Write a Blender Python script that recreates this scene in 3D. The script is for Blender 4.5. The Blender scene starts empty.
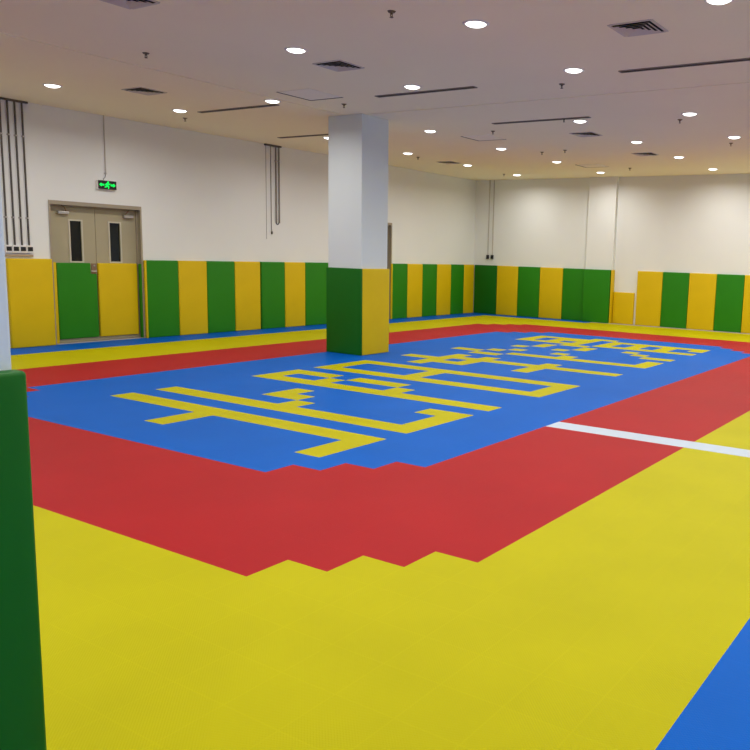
import bpy, bmesh, math, random
from mathutils import Vector, Matrix
random.seed(7)
T = 0.25                                   # one floor tile, metres
S = bpy.context.scene
COL = S.collection
CEIL = 13.3 * T

# ------------------------------------------------------------------ materials
def lin(c):
    return tuple((v/255/12.92 if v/255 <= .04045 else ((v/255+.055)/1.055)**2.4) for v in c)

def new_mat(name, rgb, rough=.5, metal=0., spec=.5):
    m = bpy.data.materials.new(name); m.use_nodes = True
    b = m.node_tree.nodes['Principled BSDF']
    b.inputs['Base Color'].default_value = (*lin(rgb), 1)
    b.inputs['Roughness'].default_value = rough
    b.inputs['Metallic'].default_value = metal
    b.inputs['Specular IOR Level'].default_value = spec
    return m

def noisy(m, scale, amount, bump=0., bscale=None, detail=3):
    """slight procedural colour variation and bump on object coordinates"""
    nt = m.node_tree; N = nt.nodes; L = nt.links; b = N['Principled BSDF']
    tc = N.new('ShaderNodeTexCoord'); nz = N.new('ShaderNodeTexNoise')
    nz.inputs['Scale'].default_value = scale; nz.inputs['Detail'].default_value = detail
    L.new(tc.outputs['Object'], nz.inputs['Vector'])
    base = b.inputs['Base Color'].default_value[:]
    mr = N.new('ShaderNodeMapRange')
    mr.inputs['From Min'].default_value = .3; mr.inputs['From Max'].default_value = .7
    mr.inputs['To Min'].default_value = 1-amount; mr.inputs['To Max'].default_value = 1+amount
    L.new(nz.outputs['Fac'], mr.inputs['Value'])
    vm = N.new('ShaderNodeVectorMath'); vm.operation = 'SCALE'
    vm.inputs[0].default_value = base[:3]
    L.new(mr.outputs['Result'], vm.inputs['Scale'])
    L.new(vm.outputs['Vector'], b.inputs['Base Color'])
    if bump:
        n2 = N.new('ShaderNodeTexNoise'); n2.inputs['Scale'].default_value = bscale or scale*6
        n2.inputs['Detail'].default_value = 2
        L.new(tc.outputs['Object'], n2.inputs['Vector'])
        bp = N.new('ShaderNodeBump'); bp.inputs['Strength'].default_value = bump
        bp.inputs['Distance'].default_value = .01
        L.new(n2.outputs['Fac'], bp.inputs['Height']); L.new(bp.outputs['Normal'], b.inputs['Normal'])
    return m

def tile_mat(name, rgb, seam=1.035):
    """interlocking sports tile: quarter-metre squares, fine ribs, faint joints"""
    m = new_mat(name, rgb, .55, 0, .07)
    nt = m.node_tree; N = nt.nodes; L = nt.links; b = N['Principled BSDF']
    tc = N.new('ShaderNodeTexCoord')
    sep = N.new('ShaderNodeSeparateXYZ'); L.new(tc.outputs['Object'], sep.inputs[0])
    def math_(op, a, bb=None, c=None):
        n = N.new('ShaderNodeMath'); n.operation = op
        for i, v in enumerate((a, bb, c)):
            if v is None: continue
            if isinstance(v, (int, float)): n.inputs[i].default_value = v
            else: L.new(v, n.inputs[i])
        return n.outputs[0]
    def joint(ax):
        t = math_('MULTIPLY', sep.outputs[ax], 1/T)
        f = math_('FRACT', t)
        d = math_('ABSOLUTE', math_('SUBTRACT', f, .5))
        return math_('GREATER_THAN', d, .487)
    j = math_('MAXIMUM', joint(0), joint(1))
    nz = N.new('ShaderNodeTexNoise'); nz.inputs['Scale'].default_value = 1.3
    nz.inputs['Detail'].default_value = 5
    L.new(tc.outputs['Object'], nz.inputs['Vector'])
    mr = N.new('ShaderNodeMapRange'); mr.inputs['From Min'].default_value = .3; mr.inputs['From Max'].default_value = .7
    mr.inputs['To Min'].default_value = .95; mr.inputs['To Max'].default_value = 1.05
    L.new(nz.outputs['Fac'], mr.inputs['Value'])
    # tile-to-tile tone
    wn = N.new('ShaderNodeTexWhiteNoise'); wn.noise_dimensions = '2D'
    sn = N.new('ShaderNodeVectorMath'); sn.operation = 'SCALE'; sn.inputs['Scale'].default_value = 1/T
    fl = N.new('ShaderNodeVectorMath'); fl.operation = 'FLOOR'
    L.new(tc.outputs['Object'], sn.inputs[0]); L.new(sn.outputs[0], fl.inputs[0]); L.new(fl.outputs[0], wn.inputs['Vector'])
    tone = math_('MULTIPLY_ADD', wn.outputs['Value'], .016, .992)
    k = math_('MULTIPLY', mr.outputs['Result'], tone)
    k = math_('MULTIPLY', k, math_('MULTIPLY_ADD', j, seam-1, 1.))
    vm = N.new('ShaderNodeVectorMath'); vm.operation = 'SCALE'; vm.inputs[0].default_value = lin(rgb)
    L.new(k, vm.inputs['Scale']); L.new(vm.outputs['Vector'], b.inputs['Base Color'])
    # fine studs
    def wave(ax, f):
        return math_('SINE', math_('MULTIPLY', sep.outputs[ax], f))
    st = math_('MULTIPLY', wave(0, 2*math.pi/.0125), wave(1, 2*math.pi/.0125))
    h = math_('SUBTRACT', math_('MULTIPLY', st, .25), j)
    bp = N.new('ShaderNodeBump'); bp.inputs['Strength'].default_value = .35; bp.inputs['Distance'].default_value = .003
    L.new(h, bp.inputs['Height']); L.new(bp.outputs['Normal'], b.inputs['Normal'])
    return m

M = {}
M['f_yellow'] = tile_mat('floor yellow', (175, 168, 0))
M['f_red'] = tile_mat('floor red', (158, 28, 32))
M['f_blue'] = tile_mat('floor blue', (0, 88, 178))
M['f_white'] = tile_mat('floor white', (182, 194, 206), 1.0)
M['concrete'] = noisy(new_mat('grey screed', (165, 158, 150), .8), 4, .08, .2)
M['wall'] = noisy(new_mat('wall paint', (228, 231, 229), .75, 0, .25), 1.2, .012, .05, 60)
M['wall_cool'] = noisy(new_mat('cool white column paint', (214, 222, 224), .6, 0, .3), 1.2, .012, .05, 60)
M['ceil'] = noisy(new_mat('ceiling paint', (248, 240, 216), .85, 0, .2), .7, .012, .03, 50)
M['gap'] = new_mat('shadow gap grey', (120, 112, 110), .9)
M['pad_y'] = noisy(new_mat('yellow vinyl', (214, 182, 4), .5, 0, .25), 3, .03, .12, 9)
M['pad_g'] = noisy(new_mat('green vinyl', (38, 126, 12), .5, 0, .25), 3, .03, .12, 9)
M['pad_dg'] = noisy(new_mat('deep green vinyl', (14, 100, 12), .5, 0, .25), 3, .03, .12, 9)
M['door'] = noisy(new_mat('olive grey door paint', (168, 160, 132), .5, 0, .4), 2, .03)
M['frame'] = noisy(new_mat('grey brown steel frame', (160, 150, 130), .45, .1), 2, .03)
M['wtrim'] = new_mat('pale window bead', (196, 192, 172), .5)
M['glass'] = new_mat('dark door glass', (10, 14, 14), .12)
M['steel'] = new_mat('brushed steel', (190, 186, 182), .35, .8)
M['bronze'] = new_mat('brown lock steel', (150, 124, 98), .4, .6)
M['conduit'] = noisy(new_mat('galvanised conduit', (96, 92, 86), .45, .6), 6, .1)
M['conduit_w'] = new_mat('painted conduit', (186, 182, 174), .5)
M['conduit_l'] = new_mat('lighter grey pipe', (138, 131, 124), .45, .3)
M['black'] = new_mat('black plastic', (16, 16, 17), .5)
M['cable'] = new_mat('grey cable', (120, 112, 106), .6)
M['white'] = new_mat('white plastic', (228, 226, 222), .4)
M['tan'] = new_mat('tan cable tray', (170, 150, 124), .6)
M['slot'] = new_mat('dark slot', (34, 31, 30), .8)
M['slot_f'] = new_mat('slot frame', (128, 118, 114), .5)
M['vent'] = new_mat('vent enamel', (200, 192, 188), .45)
M['vent_d'] = new_mat('vent throat', (26, 26, 26), .9)
M['panel'] = new_mat('access panel', (244, 239, 227), .85, 0, .2)
M['brass'] = new_mat('sprinkler metal', (104, 94, 84), .4, .7)

def emit(name, rgb, strength):
    m = bpy.data.materials.new(name); m.use_nodes = True
    nt = m.node_tree; nt.nodes.clear()
    e = nt.nodes.new('ShaderNodeEmission'); o = nt.nodes.new('ShaderNodeOutputMaterial')
    e.inputs['Color'].default_value = (*lin(rgb), 1); e.inputs['Strength'].default_value = strength
    nt.links.new(e.outputs[0], o.inputs[0]); return m
M['lamp'] = emit('lamp diffuser', (255, 252, 248), 5)
M['exit_green'] = emit('lit green', (20, 255, 90), 1.6)

# ------------------------------------------------------------------ mesh helpers
def bx(bm, x0, x1, y0, y1, z0, z1, mi=0, bevel=0., seg=2):
    """box in metres"""
    r = bmesh.ops.create_cube(bm, size=1)
    vs = r['verts']
    bmesh.ops.scale(bm, vec=(x1-x0, y1-y0, z1-z0), verts=vs)
    bmesh.ops.translate(bm, vec=((x0+x1)/2, (y0+y1)/2, (z0+z1)/2), verts=vs)
    fs = {f for v in vs for f in v.link_faces}
    for f in fs: f.material_index = mi
    if bevel:
        es = list({e for v in vs for e in v.link_edges})
        bmesh.ops.bevel(bm, geom=es, offset=bevel, segments=seg, affect='EDGES', profile=.5)

def cyl(bm, p0, p1, r, seg=16, r2=None):
    p0 = Vector(p0); p1 = Vector(p1); d = p1-p0
    q = Vector((0, 0, 1)).rotation_difference(d.normalized()).to_matrix().to_4x4()
    bmesh.ops.create_cone(bm, cap_ends=True, segments=seg, radius1=r, radius2=r if r2 is None else r2,
                          depth=d.length, matrix=Matrix.Translation((p0+p1)/2) @ q)

def obj(name, bm, mat, parent=None, smooth=False):
    me = bpy.data.meshes.new(name)
    bmesh.ops.recalc_face_normals(bm, faces=bm.faces)
    bm.to_mesh(me); bm.free()
    for m in (mat if isinstance(mat, (list, tuple)) else [mat]): me.materials.append(m)
    if smooth:
        for p in me.polygons: p.use_smooth = True
    o = bpy.data.objects.new(name, me); COL.objects.link(o)
    if parent: o.parent = parent
    return o

def tag(o, label, cat, group=None):
    o['label'] = label; o['category'] = cat
    if group: o['group'] = group
    return o

def thing(name, label, cat, loc=(0, 0, 0), group=None):
    o = bpy.data.objects.new(name, None); COL.objects.link(o)
    o.location = loc; o.empty_display_size = .1
    return tag(o, label, cat, group)

def structure(o, **k):
    o['kind'] = 'structure'; return o

def copy_tree(root, loc, label, rotz=0):
    r = root.copy(); COL.objects.link(r); r.location = loc; r.rotation_euler = (0, 0, rotz)
    r['label'] = label
    for ch in list(root.children):
        c = ch.copy(); COL.objects.link(c); c.parent = r
        for g in ch.children:
            d = g.copy(); COL.objects.link(d); d.parent = c
    return r

# ------------------------------------------------------------------ floor mosaic
text = set()
def fill(a0, a1, b0, b1):
    for a in range(a0, a1):
        for b in range(b0, b1): text.add((a, -b-1))
def cut(a0, a1, b0, b1):
    for a in range(a0, a1):
        for b in range(b0, b1): text.discard((a, -b-1))
# first character
fill(9, 10, -18, -5); fill(7, 9, -13, -12); fill(7, 9, -6, -5)
fill(11, 12, -18, -5); fill(11, 15, -6, -5); fill(14, 15, -7, -5)
fill(13, 15, -14, -13); fill(13, 14, -13, -12); fill(12, 13, -12, -11)
# second character
fill(16, 17, -18, -5); fill(16, 19, -18, -17); fill(18, 19, -18, -15); fill(17, 18, -15, -14)
fill(18, 19, -14, -11); fill(17, 18, -11, -10)
fill(20, 21, -18, -5); fill(23, 24, -18, -5); fill(20, 24, -18, -17); fill(20, 24, -13, -12); fill(20, 24, -6, -5)
# third character
fill(27, 28, -18, -16); fill(25, 30, -16, -15); fill(26, 27, -15, -13); fill(28, 29, -15, -13)
fill(26, 30, -14, -13); fill(28, 29, -13, -5); fill(26, 30, -10, -9)
fill(32, 33, -18, -16); fill(31, 32, -16, -14); fill(33, 34, -16, -15); fill(34, 35, -15, -14)
fill(32, 33, -14, -5); fill(34, 35, -12, -11); fill(33, 34, -11, -10); fill(32, 35, -6, -5)
# fourth character
fill(36, 37, -16, -15); fill(37, 39, -15, -14); fill(36, 37, -13, -12); fill(37, 39, -12, -11)
fill(38, 39, -9, -8); fill(37, 38, -8, -7); fill(36, 37, -7, -5)
fill(40, 44, -18, -14); cut(41, 43, -17, -16); cut(41, 42, -15, -14)
fill(39, 45, -14, -13); fill(39, 40, -13, -12); fill(44, 45, -13, -12)
fill(40, 44, -12, -5); cut(41, 43, -11, -10); cut(41, 43, -9, -8); cut(41, 43, -7, -6); cut(41, 42, -6, -5)

def ring(i, j, a0, a1, y0, y1):
    if not (a0 <= i < a1 and y0 <= j < y1): return False
    da = min(i-a0, a1-1-i); dy = min(j-y0, y1-1-j)
    return da+dy >= 3
def cell(i, j):
    if i == 15 and -8 <= j < 2: return 3
    if (i, j) in text: return 0
    if ring(i, j, 5, 47, 2, 22): return 2
    if ring(i, j, 0, 52, -3, 27): return 1
    if -5 <= i < 58 and -8 <= j < 32: return 0
    if i == 58 and j < 21: return 0
    if i >= 59 and j < 21: return 4
    return 2
A0, A1, Y0, Y1 = -22, 61, -22, 35
bm = bmesh.new()
grid = [[bm.verts.new((i*T, j*T, 0)) for j in range(Y0, Y1+1)] for i in range(A0, A1+1)]
for i in range(A0, A1):
    for j in range(Y0, Y1):
        f = bm.faces.new((grid[i-A0][j-Y0], grid[i+1-A0][j-Y0], grid[i+1-A0][j+1-Y0], grid[i-A0][j+1-Y0]))
        f.material_index = cell(i, j)
# merge the cells of one colour into larger faces, then give the slab its thickness
bmesh.ops.dissolve_limit(bm, angle_limit=.01, verts=bm.verts, edges=bm.edges, delimit={'MATERIAL'})
bmesh.ops.triangulate(bm, faces=bm.faces)
floor = obj('floor', bm, [M['f_yellow'], M['f_red'], M['f_blue'], M['f_white'], M['concrete']])
structure(floor)
so = floor.modifiers.new('thickness', 'SOLIDIFY'); so.thickness = .02; so.offset = -1 if floor.data.polygons[0].normal.z > 0 else 1

# ------------------------------------------------------------------ shell
WL = 34.85*T      # left wall face (faces -y)
WR = 60.05*T       # right wall face (faces -x)
XN = A0*T; YN = Y0*T
D1 = (16.53, 22.27, 8.15)     # door opening on the left wall: a0, a1, height (tiles)
D2 = (41.03, 46.77, 8.4)
bm = bmesh.new()
th = .3
segs = [XN, D1[0]*T, D1[1]*T, D2[0]*T, D2[1]*T, WR+th]
for k in (0, 2, 4): bx(bm, segs[k], segs[k+1], WL, WL+th, -.02, CEIL)
for d in (D1, D2): bx(bm, d[0]*T, d[1]*T, WL, WL+th, d[2]*T, CEIL)
structure(obj('wall_left', bm, M['wall']))
bm = bmesh.new(); bx(bm, WR, WR+th, YN, WL, -.02, CEIL); structure(obj('wall_right', bm, M['wall']))
bm = bmesh.new(); bx(bm, XN-th, XN, YN, WL+th, -.02, CEIL); structure(obj('wall_rear', bm, M['wall']))
bm = bmesh.new(); bx(bm, XN-th, WR+th, YN-th, YN, -.02, CEIL); structure(obj('wall_near', bm, M['wall']))

# ceiling boards with two shadow gaps
SA, SY, G = 25.6*T, 20.85*T, .04
bm = bmesh.new()
bx(bm, XN-th, WR+th, YN-th, WL+th, CEIL+.02, CEIL+.1)
bx(bm, XN-th, SA-G/2, YN-th, SY-G/2, CEIL, CEIL+.02)
bx(bm, SA+G/2, WR+th, YN-th, SY-G/2, CEIL, CEIL+.02)
bx(bm, XN-th, WR+th, SY+G/2, WL+th, CEIL, CEIL+.02)
bx(bm, SA+G/2, WR+th, SY-G/2, SY+G/2, CEIL, CEIL+.02)
structure(obj('ceiling', bm, M['ceil']))

# ------------------------------------------------------------------ columns
def column(name, a0, a1, y0, y1, label):
    bm = bmesh.new(); bx(bm, a0*T, a1*T, y0*T, y1*T, 0, CEIL, 0, .006, 2)
    return tag(obj(name, bm, M['wall_cool']), label, 'column')
CA0, CA1, CY0, CY1 = 25.3, 27.57, 19.5, 22.0
column('column', CA0, CA1, CY0, CY1, 'square white column standing on the blue floor in mid room')
column('column', -8.75, -6.24, -4.7, -2.2, 'bluish white column at left edge of photo, closest to viewer')
bm = bmesh.new(); bx(bm, 59.6*T, WR, 19.3*T, 22.05*T, 0, CEIL, 0, .004)
structure(obj('trim_1', bm, M['wall']))          # shallow pier on the right wall

# ------------------------------------------------------------------ wall pads
def pad(axis, u0, u1, face, back, z0, z1, col, label, group, notch=None):
    """axis 'y': pad on a wall facing -y, u along x;  axis 'x': facing -x, u along y. all in tiles."""
    bm = bmesh.new(); g = .006
    u0, u1 = u0*T+g/2, u1*T-g/2
    d0, d1, z0, z1 = face*T, back*T, z0*T, z1*T
    cx, cd = (u0+u1)/2, (d0+d1)/2
    w, d, h = u1-u0, abs(d1-d0), z1-z0
    rects = [(-w/2, w/2, 0, h)]
    if notch:
        nw, nh = notch[0]*T, notch[1]*T
        # an L-shaped outline
        pts = [(-w/2, 0), (w/2, 0), (w/2, h-nh), (w/2-nw, h-nh), (w/2-nw, h), (-w/2, h)]
    else:
        pts = [(-w/2, 0), (w/2, 0), (w/2, h), (-w/2, h)]
    fr = [bm.verts.new((x, -d/2, z)) for x, z in pts]
    bk = [bm.verts.new((x, d/2, z)) for x, z in pts]
    n = len(pts)
    bm.faces.new(fr); bm.faces.new(bk[::-1])
    for k in range(n): bm.faces.new((fr[k], bk[k], bk[(k+1) % n], fr[(k+1) % n]))
    bmesh.ops.recalc_face_normals(bm, faces=bm.faces)
    r = min(.012, d*.3, w*.25)
    es = [e for e in bm.edges if not (abs(e.verts[0].co.y-d/2) < 1e-6 and abs(e.verts[1].co.y-d/2) < 1e-6)]
    bmesh.ops.bevel(bm, geom=es, offset=r, segments=3, affect='EDGES', profile=.5)
    # soft swell of the foam: inset the face and push it out a little
    ff = [f for f in bm.faces if f.normal.y < -.99 and f.calc_area() > w*h*.3]
    if ff and w > .2:
        bmesh.ops.inset_region(bm, faces=ff, thickness=.035, depth=.005)
    o = obj('wall_pad', bm, M[col], None, True)
    for p in o.data.polygons:
        if p.area > .05: p.use_smooth = True
    if axis == 'y':
        o.location = (cx, cd, z0)
    else:
        o.rotation_euler = (0, 0, -math.pi/2); o.location = (cd, cx, z0)
    return tag(o, label, 'wall pad', group)
def smooth_by_angle(o, deg=40):
    o.data.set_sharp_from_angle(angle=math.radians(deg))

H = 4.9
GL = 'pads along the left wall'; GR = 'pads along the right wall'
ORD = ['first', 'second', 'third', 'fourth', 'fifth', 'sixth', 'seventh', 'eighth', 'ninth', 'tenth']
pads = []
pads.append(pad('y', 14.04, 16.5, 34.65, 34.85, 0, H, 'pad_y', 'yellow wall pad below four grey pipes, left of the double door', GL))
E1 = [22.40, 24.76, 27.0, 29.35, 31.66, 34.04, 36.15, 38.8]
for k in range(7):
    c = 'pad_g' if k % 2 == 0 else 'pad_y'
    nm = 'green' if k % 2 == 0 else 'yellow'
    lb = f'{nm} wall pad, {ORD[k//2]} {nm} one right of the double door'
    if k == 6: lb = 'green wall pad partly hidden by left edge of mid-room column'
    if k == 7: lb = 'yellow wall pad on left wall hidden behind mid-room column'
    off = .1 if k == 4 else 0
    pads.append(pad('y', E1[k]+off, E1[k+1], 34.65, 34.85, 0, H, c, lb, GL))
E2 = [46.7, 48.9, 51.15, 53.44, 55.76, 58.02, 59.84]
for k in range(6):
    c = 'pad_g' if k % 2 == 0 else 'pad_y'; nm = 'green' if k % 2 == 0 else 'yellow'
    pads.append(pad('y', E2[k], E2[k+1], 34.65, 34.85, 0, H, c,
                    f'{nm} wall pad on left wall, {ORD[k//2]} {nm} one right of the mid-room column' if k < 5 else
                    'yellow wall pad on left wall, right against the far corner', GL))
# right wall, from the far corner towards the viewer
E3 = [34.64, 31.93, 29.49, 27.02, 24.52, 22.08]
for k in range(5):
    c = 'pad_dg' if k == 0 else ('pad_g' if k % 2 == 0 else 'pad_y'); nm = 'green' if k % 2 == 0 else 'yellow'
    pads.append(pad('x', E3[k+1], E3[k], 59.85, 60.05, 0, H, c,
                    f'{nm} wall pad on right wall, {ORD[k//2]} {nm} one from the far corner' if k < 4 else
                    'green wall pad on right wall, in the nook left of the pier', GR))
pads.append(pad('x', 19.36, 22.05, 59.3, 59.6, 0, H, 'pad_g', 'green wall pad on the front of the shallow wall pier', GR))
pads.append(pad('y', 59.35, 60.03, 19.22, 19.3, 0, H, 'pad_y', 'narrow yellow pad on the right flank of the pier', GR))
pads.append(pad('x', 17.16, 19.2, 59.85, 60.05, 0, 2.9, 'pad_y', 'short yellow pad, only half height, right of the pier', GR))
E4 = [16.94, 14.53, 12.1, 9.67, 7.29, 4.9]
nmz = ['yellow wall pad right of the short half-height pad', 'green wall pad, second tall pad right of the short pad',
       'yellow wall pad, third tall pad right of the short pad', 'green wall pad, last full one before right edge of photo',
       'yellow wall pad cut off by right edge of photo']
for k in range(5):
    pads.append(pad('x', E4[k+1], E4[k], 59.85, 60.05, 0, H, 'pad_y' if k % 2 == 0 else 'pad_g', nmz[k], GR))
# mid-room column and near column
GC = 'pads on the columns'
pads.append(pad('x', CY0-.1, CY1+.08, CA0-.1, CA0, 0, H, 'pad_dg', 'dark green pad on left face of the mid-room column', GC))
pads.append(pad('y', CA0-.02, CA1+.1, CY0-.1, CY0, 0, H, 'pad_y', 'yellow pad on right face of the mid-room column', GC))
pads[-1].location.x += .003
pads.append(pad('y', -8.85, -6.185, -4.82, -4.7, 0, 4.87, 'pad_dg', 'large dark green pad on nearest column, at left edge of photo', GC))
# ------------------------------------------------------------------ doors
DY = 35.25*T        # face of the leaves
def make_door(name, d):
    a0, a1, h = d[0]*T, d[1]*T, d[2]*T
    root = bpy.data.objects.new(name, None); COL.objects.link(root); root.location = ((a0+a1)/2, WL, 0)
    structure(root)
    hw = (a1-a0)/2; dep = DY-WL
    bm = bmesh.new(); fw = .05
    # frame: jambs and head, lining the whole reveal and lapping 8 mm over the wall face
    for s in (-1, 1):
        x0, x1 = (-hw, -hw+.012) if s < 0 else (hw-.012, hw)
        bx(bm, x0, x1, -.008, dep+.06, 0, h)
        xa, xb = (-hw-.008, -hw+.02) if s < 0 else (hw-.02, hw+.008)
        bx(bm, xa, xb, -.012, -.0081, 0, h+.008)
        # stop
        xa, xb = (-hw+.012, -hw+.03) if s < 0 else (hw-.03, hw-.012)
        bx(bm, xa, xb, dep-.03, dep, 0, h-.03)
    bx(bm, -hw+.012, hw-.012, -.008, dep+.06, h-.02, h)
    bx(bm, -hw+.02, hw-.02, -.012, -.0081, h-.045, h+.008)
    bx(bm, -hw+.03, hw-.03, dep-.03, dep, h-.06, h-.02)
    fo = obj('door_frame', bm, M['frame'], root)
    bm = bmesh.new(); bx(bm, -hw, hw, 0, dep+.06, 0, .006); obj('threshold', bm, M['concrete'], root)
    for s in (-1, 1):
        mx = .1*T
        xa, xb = (-hw+.014, mx-.003) if s < 0 else (mx+.003, hw-.014)
        zt = h-.022
        wx = (-1.12 if s < 0 else 1.345)*T
        w0, w1, wz0, wz1 = wx-.085, wx+.085, 4.78*T, 7.1*T
        bm = bmesh.new()
        bx(bm, xa, w0, dep, dep+.045, .01, zt); bx(bm, w1, xb, dep, dep+.045, .01, zt)
        bx(bm, w0, w1, dep, dep+.045, .01, wz0); bx(bm, w0, w1, dep, dep+.045, wz1, zt)
        leaf = obj('door_leaf', bm, M['door'], root)
        bm = bmesh.new(); t = .022
        bx(bm, w0-t, w0, dep-.01, dep, wz0-t, wz1+t); bx(bm, w1, w1+t, dep-.01, dep, wz0-t, wz1+t)
        bx(bm, w0, w1, dep-.01, dep, wz0-t, wz0); bx(bm, w0, w1, dep-.01, dep, wz1, wz1+t)
        obj('window_bead', bm, M['wtrim'], leaf)
        bm = bmesh.new(); bx(bm, w0, w1, dep+.014, dep+.022, wz0, wz1); obj('window_pane', bm, M['glass'], leaf)
        # door closer: body, arm
        cx0 = (-2.21 if s < 0 else 1.89)*T
        bm = bmesh.new(); bx(bm, cx0, cx0+.16, dep-.05, dep, 7.44*T, 7.62*T, 0, .008)
        cl = obj('door_closer', bm, M['steel'], leaf)
        bm = bmesh.new(); e = cx0+.03 if s > 0 else cx0+.13
        cyl(bm, (e, dep-.025, 7.62*T-.002), (e+s*.04, dep-.05, h-.07), .007, 8)
        cyl(bm, (e+s*.04, dep-.05, h-.07), (e+s*.07, dep-.028, h-.052), .007, 8)
        obj('closer_arm', bm, M['bronze'], leaf)
        if s < 0:
            bm = bmesh.new(); bx(bm, xb-.085, xb-.012, dep-.012, dep, 4.04*T, 4.66*T, 0, .004)
            lk = obj('lock_plate', bm, M['bronze'], leaf)
            bm = bmesh.new()
            cyl(bm, (xb-.04, dep-.05, 4.2*T), (xb-.04, dep-.01, 4.2*T), .011, 12)
            bx(bm, xb-.125, xb-.03, dep-.06, dep-.044, 4.2*T-.012, 4.2*T+.012, 0, .005)
            cyl(bm, (xb-.045, dep-.02, 4.53*T), (xb-.045, dep-.01, 4.53*T), .013, 12)
            obj('door_handle', bm, M['steel'], leaf)
    return root
make_door('door_1', D1); make_door('door_2', D2)
GD = 'pads on the double door'
pads.append(pad('y', 16.96, 19.42, 35.1, 35.25, .25, 4.68, 'pad_g', 'green pad on left door leaf, notched around the lock', GD, notch=(.38, .64)))
pads.append(pad('y', 19.5, 22.1, 35.1, 35.25, .25, 4.68, 'pad_y', 'yellow pad on right leaf of the double door', GD))
GJ = 'narrow pads at the door jambs'
pads.append(pad('x', 34.82, 35.09, 22.13, 22.215, .03, 4.66, 'pad_g', 'thin green pad lining right jamb of the double door', GJ))
pads.append(pad('x', 34.6, 34.79, 22.29, 22.395, 0, H, 'pad_y', 'thin yellow edge strip right of the double door', GJ))
pads.append(pad('x', 34.6, 34.79, 46.58, 46.69, 0, H, 'pad_y', 'thin yellow edge strip just right of the mid-room column', GJ))
pads.append(pad('y', 16.66, 16.95, 35.08, 35.13, .03, 4.72, 'pad_y', 'thin yellow strip along left edge of the double door', GJ))
for o in pads: smooth_by_angle(o)

# ------------------------------------------------------------------ pipes, cables, boxes on the walls
def pipe(name, x, y, z0, z1, r, mat, label, cat, group, clips=(), wall='y', end=None):
    root = thing(name, label, cat, (x, y, z0), group)
    bm = bmesh.new(); cyl(bm, (0, 0, 0), (0, 0, z1-z0), r, 16); obj('tube', bm, mat, root, True).data.set_sharp_from_angle(angle=.7)
    for z in clips:
        bm = bmesh.new()
        cyl(bm, (0, 0, z-z0-.01), (0, 0, z-z0+.01), r+.004, 16)
        if wall == 'y': bx(bm, -r-.014, r+.014, r-.001, r+.003, z-z0-.01, z-z0+.01)
        else: bx(bm, r-.001, r+.003, -r-.014, r+.014, z-z0-.01, z-z0+.01)
        obj('clip', bm, M['steel'] if end is None else mat, root)
    if end:
        bm = bmesh.new()
        bx(bm, -.034, r, -.032, .032, -.1, .0, 0, .004)
        obj('socket_box', bm, M['black'], root)
    return root
pl = ['leftmost', 'second from left', 'third from left', 'rightmost']
for k, a in enumerate((14.17, 14.56, 14.94, 15.32)):
    pipe('conduit_pipe', a*T, WL-.0155, 5.62*T, CEIL, .0115, M['conduit'],
         f'grey metal pipe on left wall, {pl[k]} of the four above the socket boxes', 'pipe', 'four pipes left of the double door',
         (7.1*T, 11.45*T))
for k, a in enumerate((14.2, 14.58, 14.95, 15.33)):
    root = thing('socket_box', f'white wall box with black face, {pl[k]} of four below the pipes', 'socket', (a*T, WL, 5.2*T), 'four boxes below the pipes')
    bm = bmesh.new(); bx(bm, -.045, .045, -.035, 0, 0, .105, 0, .004); obj('housing', bm, M['white'], root)
    bm = bmesh.new(); bx(bm, -.034, .034, -.04, -.034, .026, .084, 0, .002); obj('face_plate', bm, M['black'], root)
bm = bmesh.new(); bx(bm, 14.05*T, 15.5*T, WL-.03, WL, 5.0*T, 5.12*T, 0, .004)
tag(obj('cable_tray', bm, M['tan']), 'short tan cable duct on left wall under the four boxes', 'cable duct')
# pair of pipes further along, with a loop at the bottom, two thin wires beside them
for k, a in enumerate((33.36, 33.66)):
    pipe('conduit_pipe', a*T, WL-.017, (7.75)*T, CEIL, .0125, M['conduit_l'],
         ['left', 'right'][k] + ' pipe of the close pair ending halfway down left wall, beside the column', 'pipe', 'pipe pair beside the column', (12.2*T,))
def wire(pts, r, mat, name, label, cat, group=None):
    cu = bpy.data.curves.new(name, 'CURVE'); cu.dimensions = '3D'
    sp = cu.splines.new('POLY'); sp.points.add(len(pts)-1)
    for p, q in zip(sp.points, pts): p.co = (*q, 1)
    cu.bevel_depth = r; cu.bevel_resolution = 3; cu.use_fill_caps = True
    t = bpy.data.objects.new(name, cu); COL.objects.link(t)
    dg = bpy.context.evaluated_depsgraph_get()
    me = bpy.data.meshes.new_from_object(t.evaluated_get(dg)); bpy.data.objects.remove(t)
    me.name = name; me.materials.append(mat)
    o = bpy.data.objects.new(name, me); COL.objects.link(o)
    return tag(o, label, cat, group)
yy = WL-.0065
loop = [(33.36*T, yy, 7.95*T), (33.37*T, yy, 7.8*T), (33.44*T, yy, 7.68*T), (33.51*T, yy, 7.65*T), (33.58*T, yy, 7.68*T), (33.65*T, yy, 7.8*T), (33.66*T, yy, 7.95*T)]
wire(loop, .007, M['black'], 'cable_loop', 'short black cable loop joining lower ends of the pipe pair', 'cable')
wire([(32.9*T, WL-.008, CEIL), (32.9*T, WL-.008, 7.35*T), (32.93*T, WL-.012, 7.1*T)], .006, M['cable'], 'hanging_cable', 'thin grey cable with plug hanging down left wall beside the pipe pair', 'cable')
bm = bmesh.new(); bx(bm, 32.93*T-.014, 32.93*T+.014, WL-.024, WL, 6.92*T, 7.12*T, 0, .004)
plug = obj('plug', bm, M['conduit'])
plug.parent = bpy.data.objects['hanging_cable']
wire([(32.45*T, WL-.004, CEIL), (32.45*T, WL-.004, 6.55*T)], .003, M['cable'], 'hanging_cable', 'thinnest wire on left wall, left of the plugged cable', 'cable')
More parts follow.
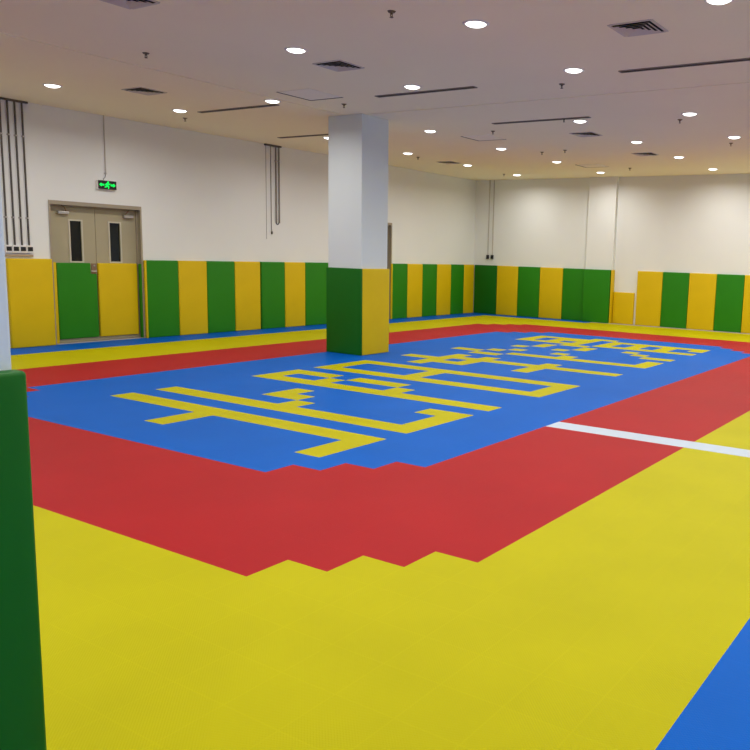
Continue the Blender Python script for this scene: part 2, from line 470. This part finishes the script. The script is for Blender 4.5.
bm = bmesh.new(); bx(bm, 32.3*T, 33.8*T, WL-.05, WL, CEIL-.03, CEIL, 0, .003)
tag(obj('cable_tray', bm, M['conduit']), 'dark cable duct where left wall meets ceiling, above the pipe pair', 'cable duct')
bm = bmesh.new(); bx(bm, 14.0*T, 15.6*T, WL-.045, WL, CEIL-.025, CEIL, 0, .003)
tag(obj('cable_tray', bm, M['conduit']), 'dark cable duct at ceiling above the four pipes, left edge of photo', 'cable duct')
# far corner pair on the right wall
for k, y in enumerate((33.15, 32.63)):
    pipe('conduit_pipe', WR-.014, y*T, 5.93*T, CEIL, .011, M['conduit_w'],
         f'pale pipe with black end box in far corner, {["left", "right"][k]} of the two', 'pipe', 'two pipes in the far corner', (), 'x', True)

# exit sign with its conduit
root = thing('exit_sign', 'small green lit exit sign with running figure above the double door', 'exit sign', (20.0*T, WL, 9.02*T))
w, h, d = .15, .135, .05
bm = bmesh.new(); bx(bm, -w, w, -d, 0, 0, h, 0, .006); obj('housing', bm, M['white'], root)
bm = bmesh.new(); bx(bm, -w+.006, w-.006, -d-.003, -d+.001, .006, h-.006); obj('sign_face', bm, M['black'], root)
def poly(bm, pts, y, th=.003):
    f = [bm.verts.new((x, y, z)) for x, z in pts]; b = [bm.verts.new((x, y+th, z)) for x, z in pts]
    bm.faces.new(f); bm.faces.new(b[::-1])
    for i in range(len(pts)): bm.faces.new((f[i], b[i], b[(i+1) % len(pts)], f[(i+1) % len(pts)]))
ys = -d-.006
for s in (-1, 1):
    bm = bmesh.new()
    poly(bm, [(s*x, z) for x, z in ((.128, .068), (.096, .095), (.096, .08), (.052, .08), (.052, .056), (.096, .056), (.096, .041))], ys)
    obj('arrow_symbol', bm, M['exit_green'], root)
bm = bmesh.new()
def limb(p, q, t):
    p = Vector(p); q = Vector(q); n = (q-p).normalized(); o = Vector((-n.y, n.x))*t/2; e = n*t*.35
    poly(bm, [tuple(v) for v in (p+o-e, p-o-e, q-o+e, q+o+e)], ys)
limb((.004, .092), (-.004, .062), .024); limb((-.004, .062), (.02, .044), .016); limb((.02, .044), (.014, .02), .013)
limb((-.006, .06), (-.022, .04), .015); limb((-.022, .04), (-.042, .036), .012)
limb((.004, .09), (.028, .076), .011); limb((.028, .076), (.04, .086), .01); limb((.0, .09), (-.022, .084), .011); limb((-.022, .084), (-.03, .066), .01)
poly(bm, [(.012+.0115*math.cos(t*math.pi/6), .111+.0115*math.sin(t*math.pi/6)) for t in range(12)], ys)
obj('running_figure', bm, M['exit_green'], root)
pipe('conduit_pipe', 20.03*T, WL-.010, 9.95*T, CEIL, .008, M['conduit_w'], 'thin vertical conduit on left wall above the exit sign', 'pipe', None, (9.97*T,))
wire([(20.03*T, WL-.01, 9.95*T), (19.98*T, WL-.012, 9.75*T), (19.86*T, WL-.016, 9.65*T), (19.84*T, WL-.02, 9.55*T)], .004, M['cable'], 'sign_cable', 'short cable between the thin conduit and the exit sign', 'cable')

# ------------------------------------------------------------------ ceiling fittings
lamp_light = bpy.data.lights.new('downlight', 'AREA')
lamp_light.shape = 'DISK'; lamp_light.size = .13; lamp_light.energy = LAMP_W = 17.2
lamp_light.color = (1, .97, .92); lamp_light.spread = math.radians(164)
R_L = .097
def make_lamp(label):
    root = thing('downlight', label, 'ceiling light', (0, 0, 0), 'round downlights in the ceiling')
    bm = bmesh.new()
    pr = [(R_L-.012, -.001), (R_L-.012, -.008), (R_L, -.008), (R_L+.012, -.003), (R_L+.013, 0)]
    n = 32; rows = []
    for k in range(n):
        t = 2*math.pi*k/n
        rows.append([bm.verts.new((r*math.cos(t), r*math.sin(t), z)) for r, z in pr])
    for k in range(n):
        a, b = rows[k], rows[(k+1) % n]
        for i in range(len(pr)-1): bm.faces.new((a[i], b[i], b[i+1], a[i+1]))
    obj('trim_ring', bm, M['white'], root, True)
    bm = bmesh.new()
    prf = [((R_L-.0125)*math.sin(t), -.002-.025*math.cos(t)) for t in [i*math.pi/12 for i in range(7)]]
    rg = [[bm.verts.new((r*math.cos(2*math.pi*k/32), r*math.sin(2*math.pi*k/32), z)) for k in range(32)] for r, z in prf[1:]]
    tip = bm.verts.new((0, 0, prf[0][1]))
    for k in range(32):
        bm.faces.new((tip, rg[0][k], rg[0][(k+1) % 32]))
        for i in range(len(rg)-1): bm.faces.new((rg[i][k], rg[i+1][k], rg[i+1][(k+1) % 32], rg[i][(k+1) % 32]))
    bm.faces.new(rg[-1])
    obj('diffuser', bm, M['lamp'], root, True)
    lo = bpy.data.objects.new('lamp', lamp_light); COL.objects.link(lo); lo.parent = root; lo.location = (0, 0, -.0285)
    return root
rows = [(56, [27.7, 19.3, 9.45], 'row nearest the right wall'),
        (48, [27.8, 19.4, 9.5, 3.3], 'second row from the right wall'),
        (40, [27.85, 19.6, 9.5, 3.3], 'third row from the right wall'),
        (31.65, [27.95, 19.6, 9.43, 3.25], 'first row beyond the mid-room column'),
        (20.68, [28.73, 21.45, 12.5, 4.37], 'row just before the mid-room column'),
        (13.55, [28.74, None, 12.5, 4.38], 'front row, nearest the viewer')]
proto = None
for a, ys_, rl in rows:
    n = 0
    for y in ys_:
        if y is None: continue
        lb = f'round white downlight, {ORD[n]} from the left wall in the {rl}'
        n += 1
        loc = (a*T, y*T, CEIL)
        if proto is None: proto = make_lamp(lb); proto.location = loc
        else: copy_tree(proto, loc, lb)
# lighting grid carried on: first lamp is seen, the others added unseen for light
for a, y in ((14.5, -3.33), (20.68, -3.3), (31.65, -3.3), (40, -3.3), (48, -3.3), (56, -3.3), (56, 3.3), (6, 4.4), (6, -3.3), (-1.5, 4.4), (-1.5, -3.3), (-1.5, 12.5), (-9, 4.4), (-9, -3.3),
             (6, 21), (6, 28.7), (-1.5, 21), (-9, 12.5), (13.55, -11), (6, -11), (-1.5, -11), (-9, -11), (20.68, -11), (31.65, -11), (40, -11), (48, -11), (56, -11), (13.55, -18.5), (31.65, -18.5), (48, -18.5), (-1.5, -18.5), (-16.5, -3.3), (-16.5, 4.4), (-16.5, -11)):
    copy_tree(proto, (a*T, y*T, CEIL), 'round white downlight glimpsed at top edge of photo, above the square vent' if a == 14.5 else
              'added round white downlight outside the view, continuing the lighting grid')

# square four-way air diffusers
def make_vent(label):
    root = thing('air_vent', label, 'air vent', (0, 0, 0), 'square air vents in the ceiling')
    w = .18
    bm = bmesh.new()
    for s in (-1, 1):
        bx(bm, -w, w, s*w-.014, s*w+.014, -.005, 0); bx(bm, s*w-.014, s*w+.014, -w+.014, w-.014, -.005, 0)
    obj('frame', bm, M['vent'], root)
    bm = bmesh.new(); bx(bm, -w, w, -w, w, -.003, -.0005); obj('throat', bm, M['vent_d'], root)
    for k, r in enumerate((.155, .115, .075, .035)):
        bm = bmesh.new()
        zt, zb = -.0035, -.015
        ri = r-.028
        top = [bm.verts.new((x*ri, y*ri, zt)) for x, y in ((-1, -1), (1, -1), (1, 1), (-1, 1))]
        bot = [bm.verts.new((x*r, y*r, zb)) for x, y in ((-1, -1), (1, -1), (1, 1), (-1, 1))]
        top2 = [bm.verts.new((x*(ri-.003), y*(ri-.003), zt)) for x, y in ((-1, -1), (1, -1), (1, 1), (-1, 1))]
        bot2 = [bm.verts.new((x*(r-.003), y*(r-.003), zb)) for x, y in ((-1, -1), (1, -1), (1, 1), (-1, 1))]
        for i in range(4):
            j = (i+1) % 4
            bm.faces.new((top[i], top[j], bot[j], bot[i])); bm.faces.new((top2[i], bot2[i], bot2[j], top2[j]))
            bm.faces.new((bot[i], bot[j], bot2[j], bot2[i])); bm.faces.new((top[i], top2[i], top2[j], top[j]))
        obj('louvre', bm, M['vent'], root)
    return root
vl = [(16.25, -.15, 'square air vent at upper right of photo, largest looking one'),
      (16.2, 12.8, 'square air vent beside the front-row downlight, left of centre'),
      (6.7, 12.85, 'square air vent cut off by the top edge of photo'),
      (16.3, 25.6, 'square air vent near left wall, level with the exit sign conduit'),
      (36.1, 11.2, 'square air vent behind the slot diffuser beyond the column'),
      (45.8, 11.2, 'square air vent in front of the wall pier, farthest right'),
      (46.0, 28.3, 'square air vent near the far corner, right of the column')]
v0 = None
for a, y, lb in vl:
    if v0 is None: v0 = make_vent(lb); v0.location = (a*T, y*T, CEIL)
    else: copy_tree(v0, (a*T, y*T, CEIL), lb)

# long slot diffusers
def slot(a, y0, y1, label):
    root = thing('slot_diffuser', label, 'slot diffuser', (a*T, (y0+y1)/2*T, CEIL), 'long slot diffusers in the ceiling')
    L = abs(y1-y0)*T/2
    bm = bmesh.new()
    for s in (-1, 1): bx(bm, s*.036-.006, s*.036+.006, -L, L, -.008, 0)
    bx(bm, -.03, .03, -L-.006, -L+.006, -.008, 0); bx(bm, -.03, .03, L-.006, L+.006, -.008, 0)
    obj('frame', bm, M['slot_f'], root)
    bm = bmesh.new(); bx(bm, -.03, .03, -L, L, -.004, -.0005); obj('slot_opening', bm, M['slot'], root)
slot(21.68, 2.8, -3.6, 'long black slot diffuser running to right edge of photo')
slot(21.85, 15.55, 9.85, 'long black slot diffuser in front of the mid-room column')
slot(21.5, 28.1, 22.0, 'long black slot diffuser near left wall, left of the column')
slot(30.7, 14.45, 8.4, 'long slot diffuser beyond the column, right of it')
slot(30.5, 31.4, 26.5, 'slot diffuser near left wall, ending at the column edge')

# access panels with open joints
def hatch(a0, a1, y0, y1, label):
    root = thing('access_panel', label, 'access panel', ((a0+a1)/2*T, (y0+y1)/2*T, CEIL), 'access panels in the ceiling')
    w, l = (a1-a0)*T/2, (y1-y0)*T/2
    bm = bmesh.new(); bx(bm, -w, w, -l, l, -.004, -.0005); obj('frame_joint', bm, M['slot_f'], root)
    bm = bmesh.new(); bx(bm, -w-.002, w-.04, -l-.002, l-.04, -.0055, -.0005); obj('panel', bm, M['panel'], root)
    bm = bmesh.new(); bx(bm, w-.038, w-.004, -l, l-.004, -.005, -.0035); bx(bm, -w, w-.038, l-.038, l-.004, -.005, -.0035); obj('open_joint', bm, M['slot'], root)
hatch(19.1, 21.4, 17.3, 19.5, 'square access panel in ceiling just left of the mid-room column')
hatch(34.2, 36.3, 16.95, 19.1, 'square access panel in ceiling right of the mid-room column')
hatch(50.3, 52.3, 16.9, 18.95, 'square access panel in ceiling just in front of the wall pier')

# sprinklers
def make_sprinkler(label):
    root = thing('sprinkler', label, 'sprinkler', (0, 0, 0), 'fire sprinklers in the ceiling')
    bm = bmesh.new(); cyl(bm, (0, 0, -.010), (0, 0, 0), .026, 20, .034); obj('cover_plate', bm, M['brass'], root)
    bm = bmesh.new(); cyl(bm, (0, 0, -.024), (0, 0, -.009), .011, 12)
    for s in (-1, 1):
        cyl(bm, (s*.007, 0, -.022), (s*.012, 0, -.034), .0035, 8); cyl(bm, (s*.012, 0, -.034), (0, 0, -.045), .0035, 8)
    obj('frame_arms', bm, M['brass'], root)
    bm = bmesh.new(); cyl(bm, (0, 0, -.048), (0, 0, -.044), .015, 16); obj('deflector', bm, M['brass'], root)
    return root
sl = [(11.3, 6.06, 'fire sprinkler near top edge of photo, above the column'),
      (22.85, 6.02, 'fire sprinkler below the right-centre downlight, before the column row'),
      (22.77, 18.51, 'fire sprinkler just above the mid-room column'),
      (33.14, 4.28, 'fire sprinkler beside the third downlight from the right edge'),
      (33.05, 15.94, 'fire sprinkler between slot diffuser and access panel right of column'),
      (42.56, 17.75, 'fire sprinkler left one of a pair beyond the right access panel'),
      (42.11, 15.68, 'fire sprinkler right one of a pair beyond the right access panel'),
      (53.64, 15.6, 'fire sprinkler nearest the wall pier'),
      (22.54, 30.73, 'fire sprinkler under the downlight nearest the exit sign'),
      (42.39, 4.17, 'fire sprinkler closest to right edge of photo'),
      (42.21, 28.58, 'fire sprinkler right of the column, beside a downlight'),
      (30.65, 9.9, 'fire sprinkler at the slot diffuser beyond the column'),
      (55.13, 28.57, 'fire sprinkler nearest the far corner'),
      (11.4, 18.48, 'fire sprinkler at upper left, beyond the ceiling joint')]
s0 = None
for a, y, lb in sl:
    if s0 is None: s0 = make_sprinkler(lb); s0.location = (a*T, y*T, CEIL)
    else: copy_tree(s0, (a*T, y*T, CEIL), lb)

# ------------------------------------------------------------------ world, camera, view
W = bpy.data.worlds.new('world'); S.world = W; W.use_nodes = True
W.node_tree.nodes['Background'].inputs[0].default_value = (.6, .65, .7, 1)
W.node_tree.nodes['Background'].inputs[1].default_value = .05

cam = bpy.data.cameras.new('camera'); co = bpy.data.objects.new('camera', cam); COL.objects.link(co)
yaw, pitch, roll = 1.02455, .14618, .03117
F, PX, PY = 805.385, 500.0, 375.0
C = Vector((-9.44878, -10.93617, 5.82411)) * T
cyw, syw, cp, sp = math.cos(yaw), math.sin(yaw), math.cos(pitch), math.sin(pitch)
fw = Vector((syw*cp, cyw*cp, -sp)); rt = Vector((cyw, -syw, 0)); up = rt.cross(fw)
r2 = rt*math.cos(roll)+up*math.sin(roll); u2 = -rt*math.sin(roll)+up*math.cos(roll)
co.matrix_world = Matrix(((r2.x, u2.x, -fw.x, C.x), (r2.y, u2.y, -fw.y, C.y), (r2.z, u2.z, -fw.z, C.z), (0, 0, 0, 1)))
cam.sensor_width = 36; cam.sensor_fit = 'HORIZONTAL'
cam.lens = F/750*36
cam.shift_x = -(PX-375)/750
cam.shift_y = (PY-375)/750
cam.clip_start = .05; cam.clip_end = 100
S.camera = co
S.view_settings.view_transform = 'Standard'; S.view_settings.look = 'None'
S.view_settings.exposure = 0; S.view_settings.gamma = 1; S.view_settings.use_curve_mapping = False
try:
    S.cycles.use_light_tree = True; S.cycles.max_bounces = 10; S.cycles.diffuse_bounces = 6
except Exception: pass
